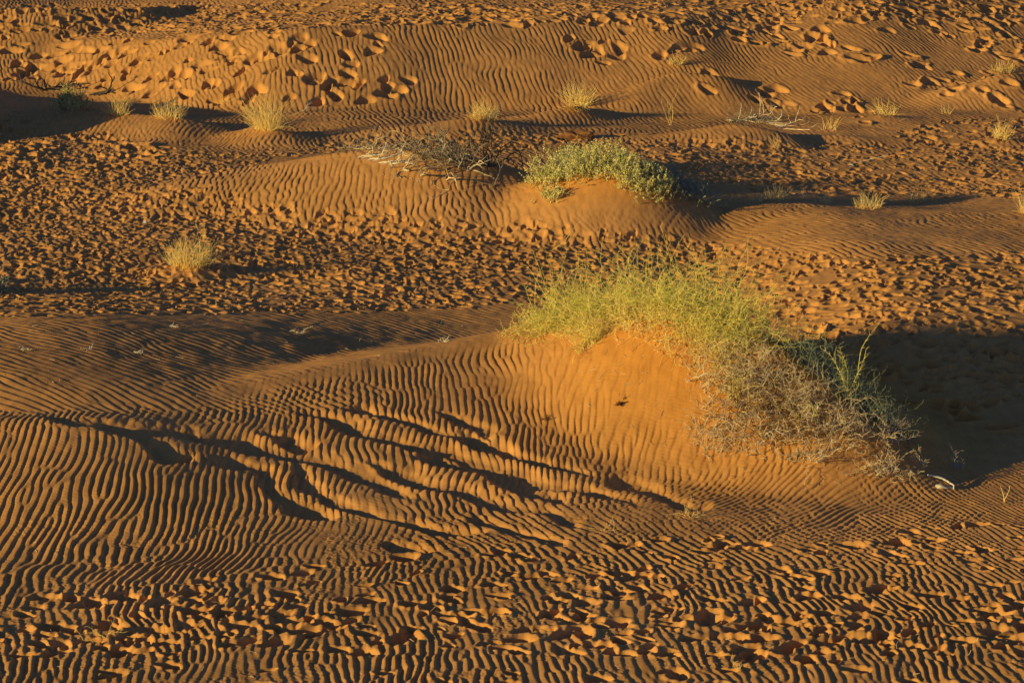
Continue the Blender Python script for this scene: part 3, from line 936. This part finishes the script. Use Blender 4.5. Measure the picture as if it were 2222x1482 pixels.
def twig_plant(px, py, h, n, lab, mat, lean=(0, 0), out=.5, r=None, cat='dry plant', name='dry_plant', thorn=.06, lie=.9):
    base = on_sand(px, py)
    r = r or .00009 * base[1]
    tb = Tubes()
    tangle(tb, np.repeat(base[None], n, 0) + rng.normal(size=(n, 3)) * [.04, .04, 0], h, lie, out, lean, K=8, jit=.22, r=r, thorn=thorn)
    return tagged(tb.build(name, mat, base), base, lab, cat)


twig_plant(1455, 272, .95, 5, 'thin upright pale stalk plant left of the far dead branches', M_STRAW, (.05, 0), .35)
twig_plant(483, 224, .34, 7, 'small curled pale twig between the wide tuft and the tall straw tuft', M_STRAW, (.3, 0), .6)
twig_plant(655, 243, .5, 6, 'bluish grey twig in shadow right of the tall straw tuft', M_TWIG, (.5, 0), .6, lie=.4)
twig_plant(1748, 430, .34, 5, 'grey twig on the right middle ridge between two straw tufts', M_TWIG, (.2, 0), .7, lie=.5)
twig_plant(445, 520, .5, 5, 'tall pale seed stalks standing behind the biggest straw tuft', M_STRAW, (0, 0), .35, lie=1.2)
twig_plant(2073, 1018, .26, 6, 'small bluish grey twig sprout in the dune shadow at right', M_TWIG, (-.2, .2), .6, .0035)
twig_plant(1345, 882, .038, 6, 'small brown sand crusted twig knot on the smooth orange slope', M_CLOD, (0, 0), 1.2, .007, 'twigs', 'twig_knot', .05, .4)
twig_plant(1180, 912, .06, 5, 'brown twig stub among the ripples left of the twig knot', M_CLOD, (0, 0), 1.2, .006, 'twigs', 'twig_knot', .04, .3)
twig_plant(225, 1386, .30, 7, 'pale straw wisp lying in the foreground footprints at left', M_STRAW, (.2, 0), 1.2, .0025, 'straw', 'straw_wisp', .05, .15)
twig_plant(1492, 1120, .24, 9, 'pale grass wisp at the right end of the sand steps', M_STRAW, (.1, 0), 1.2, .0025, 'straw', 'straw_wisp', .05, .3)
twig_plant(1322, 1152, .18, 6, 'pale grass wisp below the middle of the sand steps', M_STRAW, (.1, 0), 1.2, .0025, 'straw', 'straw_wisp', .04, .3)
twig_plant(1600, 1452, .16, 5, 'tiny dry twig near the bottom edge right of centre', M_STRAW, (.2, 0), 1.2, .0022, 'straw', 'straw_wisp', .03, .4)
twig_plant(2172, 1090, .20, 2, 'short stick standing among ripples near the right edge', M_STRAW, (0, 0), .2, .005, 'stick', 'stick', .02, 1.4)
twig_plant(640, 722, .17, 3, 'pale dry stick lying flat on the smooth grey back slope, nearest the middle', M_BONE, (1.2, 0), .5, .006, 'stick', 'stick', .05, .05)
twig_plant(955, 743, .15, 4, 'pale curled twig just above the left crest of the near dune', M_BONE, (.8, 0), .8, .006, 'stick', 'stick', .05, .1)
twig_plant(188, 760, .14, 3, 'pale chip of straw left on the grey back slope, second from left', M_BONE, (1, 0), .8, .006, 'stick', 'stick', .03, .1)
twig_plant(45, 760, .14, 3, 'leftmost pale chip of straw on the grey back slope', M_BONE, (1, 0), .8, .006, 'stick', 'stick', .03, .1)
twig_plant(370, 708, .14, 3, 'pale chip of straw at the upper border of the grey back slope', M_BONE, (1, 0), .8, .006, 'stick', 'stick', .03, .1)
twig_plant(290, 765, .18, 3, 'thin pale straw, third from left on the grey back slope', M_BONE, (1, 0), .8, .005, 'stick', 'stick', .03, .1)
twig_plant(1205, 540, .7, 3, 'thin arched pale stem lying on the trodden belt', M_STRAW, (1, 0), .3, .005, 'stick', 'stick', .03, .25)
twig_plant(1845, 358, .9, 2, 'long white stick lying flat in the shaded hollow at right', M_BONE, (1.6, .15), .2, .011, 'stick', 'stick', .02, .02)


# ---- dead branches
def gnarled(tb, root, d, L, r, K=9, jit=.3, lift=0, kids=2, sides=6, depth=1, low=.01):
    P = walk(root[None], np.array([d]), L, K, jit, lift)
    P[..., 2] = np.maximum(P[..., 2], gz(P[..., 0], P[..., 1]) + low)
    P[:, 0] = root
    rad = r * np.linspace(1, .42, K) * rng.uniform(.85, 1.15, K)
    tb.add(P, rad[None], sides)
    if depth > 0:
        for _ in range(kids):
            i = rng.integers(2, K - 1)
            dd = unit(P[0, min(K - 1, i + 1)] - P[0, i - 1]) + .9 * rng.normal(size=3) + [0, 0, .2]
            gnarled(tb, P[0, i], dd, L * rng.uniform(.35, .65), r * .6, 7, jit, lift, kids, sides, depth - 1, low)


def dead(px, py, spec, lab, mat=None, name='dead_shrub', cat='dead shrub', group='dead wood on the left mid mound', twig_n=0, w_=40):
    base = on_sand(px, py)
    tb = Tubes()
    for (a, b, dx_, dy_, dz_, L, r, kids, dep) in spec:
        gnarled(tb, on_sand(a, b) - [0, 0, .02], (dx_, dy_, dz_), L, r, kids=kids, depth=dep)
    if twig_n:
        o = thing(name, lab, cat, base, group)
        tb.build('branches', mat or M_GREYW, base, o)
        t2 = Tubes()
        R_ = sprinkle([(px - w_, py + 6), (px - w_ * .6, py - 10), (px + w_ * .7, py - 10), (px + w_, py + 8), (px, py + 12)], twig_n)
        tangle(t2, R_, .5, .45, 1.0, (0, 0), K=8, jit=.35, r=.0055, thorn=.08)
        t2.build('twigs', M_GREYW, base, o)
        return o
    o = tb.build(name, mat or M_DEAD, base)
    return tagged(o, base, lab, cat, group)


sp = []
for _ in range(22):
    a = rng.uniform(905, 1035); b = np.interp(a, [900, 960, 1035], [336, 338, 375]) + rng.uniform(-6, 16)
    sp.append((a, b, rng.normal() * .8, -.4 + rng.normal() * .5, .55, rng.uniform(.6, 1.2), rng.uniform(.012, .022), 2, 2))
dead(970, 348, sp, 'big tangle of grey dead branches on the right end of the left mid mound', twig_n=110, w_=75)
dead(1062, 362, [(1062 + i * 3 - 8, 362, rng.normal() * .5 + .25, .2 * rng.normal(), .8, .9, .02, 3, 2) for i in range(6)], 'black dead shrub in shadow just behind the tangle of grey dead branches', M_DARKW)
dead(800, 326, [(740 + 12 * i, 324, .8, .1 * rng.normal(), .15, .8, .012, 3, 1) for i in range(10)], 'thin fallen branches along the left crest of the left mid mound', M_PALE, 'fallen_branches', 'dead branch', twig_n=45, w_=70)
dead(815, 352, [(770 + 12 * i, 346 + 2 * i, .9, -.2 * rng.random(), .1, .7, .02, 3, 1) for i in range(7)], 'thick pale yellow broken branches lying on the rippled face of the left mid mound', M_BONE, 'fallen_branches', 'dead branch')
dead(872, 384, [(872, 372, -.5, -.8, -.1, .5, .022, 1, 1), (876, 370, .3, -.9, .0, .5, .022, 1, 1), (874, 370, .4, .2, .3, .4, .02, 2, 1)], 'forked grey root standing on the rippled face of the left mid mound', M_DEAD, 'dead_root', 'dead root')
dead(918, 388, [(914, 382, .4, -.9, 0, .5, .03, 1, 1)], 'single short grey stump left of the pale bent root', M_DEAD, 'dead_root', 'dead root')
dead(975, 398, [(965, 392, .5, -.7, .1, .5, .018, 3, 1), (985, 392, .9, -.4, .2, .6, .018, 2, 1), (1010, 372, .9, -.3, .15, .7, .02, 2, 1)], 'pale bent root hanging down the right face of the left mid mound', M_PALE, 'dead_root', 'dead root')
dead(945, 432, [(930, 436, 1, .1, .05, .9, .008, 2, 1)], 'thin stick lying in shade at the foot of the left mid mound', M_PALE, 'stick', 'stick')
sp = [(1570 + 9 * i, 262 + max(0, i - 8) * 3.2, .9, rng.normal() * .2, .12, .9, .02, 2, 1) for i in range(15)]
dead(1630, 264, sp, 'pale dead branches sprawled along the crest of the far right mound', M_PALE, 'fallen_branches', 'dead branch', None, twig_n=60, w_=60)
dead(112, 196, [(95 + 8 * i, 197, .9 * (-1) ** i, .1, .2, .9, .04, 3, 1) for i in range(5)], 'dark knotted driftwood left of the far left bush', M_DARKW, 'driftwood', 'driftwood', 'driftwood at the far left')
dead(215, 208, [(195 + 10 * i, 208, 1, 0, .05, .8, .045, 1, 1) for i in range(3)], 'short black log with one pale end right of the far left bush', M_DARKW, 'driftwood', 'driftwood', 'driftwood at the far left')
dead(2195, 416, [(2150 + 14 * i, 415, rng.normal(), .2 * rng.normal(), .1, .4, .015, 2, 1) for i in range(6)], 'scatter of black twigs in the shade near the right edge', M_DARKW, 'dark_twigs', 'twigs', None)

# ---- pale curved wood fragment at the right end of the dune
base = on_sand(2035, 1050)
t = thing('driftwood', 'pale curved weathered fragment with a round knob at the right toe of the dune', 'driftwood', base)
tb = Tubes()
A = np.array([on_sand(*p) for p in [(2013, 1038), (2028, 1040), (2044, 1045), (2058, 1051), (2070, 1060), (2069, 1065)]]) + np.array([0, 0, .035])
A[-1, 2] -= .02
tb.add(A[None], np.array([.012, .014, .014, .014, .013, .009])[None], 6)
tb.build('curved_rib', M_BONE, base, t)
tb = Tubes()
B = np.array([on_sand(*p) for p in [(2031, 1058), (2036, 1060), (2043, 1061), (2052, 1062), (2066, 1062)]]) + np.array([0, 0, .02])
tb.add(B[None], np.array([.02, .034, .024, .014, .010])[None], 8)
tb.build('knob', M_BONE, base, t)


def lump(name, px, py, r, squash, mat, lab, cat, rough=.25, group=None, lift=.3):
    base = on_sand(px, py)
    bm = bmesh.new(); bmesh.ops.create_icosphere(bm, subdivisions=3, radius=1)
    for v in bm.verts:
        p = v.co
        k = 1 + rough * (math.sin(p.x * 3.1 + px) * math.cos(p.y * 2.7 + py) + .5 * math.sin(p.z * 6 + p.x * 5))
        v.co = p * k * r; v.co.z = v.co.z * squash + r * squash * lift
    me = bpy.data.meshes.new(name); bm.to_mesh(me); bm.free()
    me.materials.append(mat)
    o = bpy.data.objects.new(name, me); COL.objects.link(o)
    return tagged(o, base, lab, cat, group)


lump('stone', 316, 484, .045, .7, M_STONE, 'single small white stone on the trodden sand at left', 'stone')
o = lump('sand_clod', 1252, 300, .26, .55, M_CLOD, 'dark brown sand clod standing up behind the grey green bush', 'clod', .3)
o.scale = (1.5, .8, 1)


def scrap(px, py, s, lab, seed):
    r = np.random.default_rng(seed)
    base = on_sand(px, py)
    n = 7
    g = np.stack(np.meshgrid(np.linspace(-1, 1, n), np.linspace(-1, 1, n)), -1).reshape(-1, 2)
    z = .5 + .45 * np.sin(g[:, 0] * 3 + r.random() * 6) * np.cos(g[:, 1] * 2.6 + r.random() * 6) + .25 * r.normal(size=n * n)
    v = np.stack([g[:, 0] * s * (1 - .3 * np.abs(g[:, 1])) + .15 * s * r.normal(size=n * n), g[:, 1] * s * .6, z * s * .8 + .02], 1)
    i = np.arange(n * n).reshape(n, n)
    f = np.stack([i[:-1, :-1], i[:-1, 1:], i[1:, 1:], i[1:, :-1]], -1).reshape(-1, 4)
    o = mesh_obj('plastic_scrap', v, f, mat=M_PLAST, smooth=False)
    return tagged(o, base, lab, 'litter', 'white plastic scraps')


scrap(1920, 918, .085, 'larger crumpled white plastic scrap caught in the thorny twigs', 3)
scrap(1946, 940, .055, 'smaller white plastic scrap right of and below the larger one', 5)
# ---- blown plant litter: nobody could count it
tb = Tubes()
spots = [sprinkle([(1150, 740), (1450, 720), (1700, 900), (1950, 1030), (1700, 1080), (1350, 960)], 90, -.004), sprinkle([(-50, 1180), (2270, 1150), (2270, 1470), (-50, 1470)], 130, -.004),
         sprinkle([(0, 700), (1100, 690), (1000, 740), (500, 830), (0, 860)], 40, -.004), sprinkle([(700, 330), (1080, 330), (1100, 430), (800, 440)], 50, -.004), sprinkle([(0, 240), (700, 240), (700, 320), (0, 330)], 40, -.004),
         sprinkle([(1500, 250), (2222, 230), (2222, 460), (1500, 450)], 70, -.004)]
L0 = np.concatenate(spots)
far_ = (L0[:, 1] / 40)
P = walk(L0, np.stack([rng.normal(size=len(L0)), rng.normal(size=len(L0)), .15 * rng.random(len(L0))], 1), .09 * rng.uniform(.4, 1.5, len(L0)) * (.6 + .5 * far_), 4, .3)
P[..., 2] = np.maximum(P[..., 2], gz(P[..., 0], P[..., 1]) + .004)
tb.add(P, (.0030 * (.5 + .6 * far_))[:, None])
o = tb.build('plant_litter', M_PALE, (0, 0, 0))
o['kind'] = 'stuff'; o['label'] = 'pale bits of straw and twig blown over the sand'; o['category'] = 'plant litter'
#ENDVEG#


# ------------------------------------------------------------------ camera, sun, sky
cd = bpy.data.cameras.new('camera'); cam = bpy.data.objects.new('camera', cd); COL.objects.link(cam)
cam.location = (0, 0, CAMZ); cam.rotation_euler = (R(90) - PITCH, 0, 0)
cd.sensor_width = 36; cd.lens = 18 / TAN; cd.clip_end = 6000; cd.clip_start = .1
sc.camera = cam
sd_ = bpy.data.lights.new('sun', 'SUN'); sun = bpy.data.objects.new('sun', sd_); COL.objects.link(sun)
sd_.energy = 5.0; sd_.angle = R(.5); sd_.color = (1.0, .745, .26)
from mathutils import Vector
sun.rotation_euler = Vector(SUNV).to_track_quat('Z', 'Y').to_euler()
wd = bpy.data.worlds.new('World'); sc.world = wd; wd.use_nodes = True
nt = wd.node_tree
sky = nt.nodes.new('ShaderNodeTexSky'); sky.sky_type = 'NISHITA'; sky.sun_disc = False
sky.sun_elevation = SUN_EL
sky.sun_rotation = math.atan2(SUNV[0], SUNV[1])
tint = nt.nodes.new('ShaderNodeMix'); tint.data_type = 'RGBA'; tint.blend_type = 'MULTIPLY'; tint.inputs[0].default_value = 1.0
tint.inputs[7].default_value = (.72, .88, 1.50, 1)
nt.links.new(sky.outputs[0], tint.inputs[6]); nt.links.new(tint.outputs[2], nt.nodes['Background'].inputs[0])
sky.ozone_density = 2.0; sky.air_density = 1.0; sky.dust_density = .2
nt.nodes['Background'].inputs[1].default_value = 0.062
sc.cycles.max_bounces = 4; sc.cycles.diffuse_bounces = 2
sc.view_settings.view_transform = 'Standard'; sc.view_settings.look = 'None'; sc.view_settings.exposure = 0
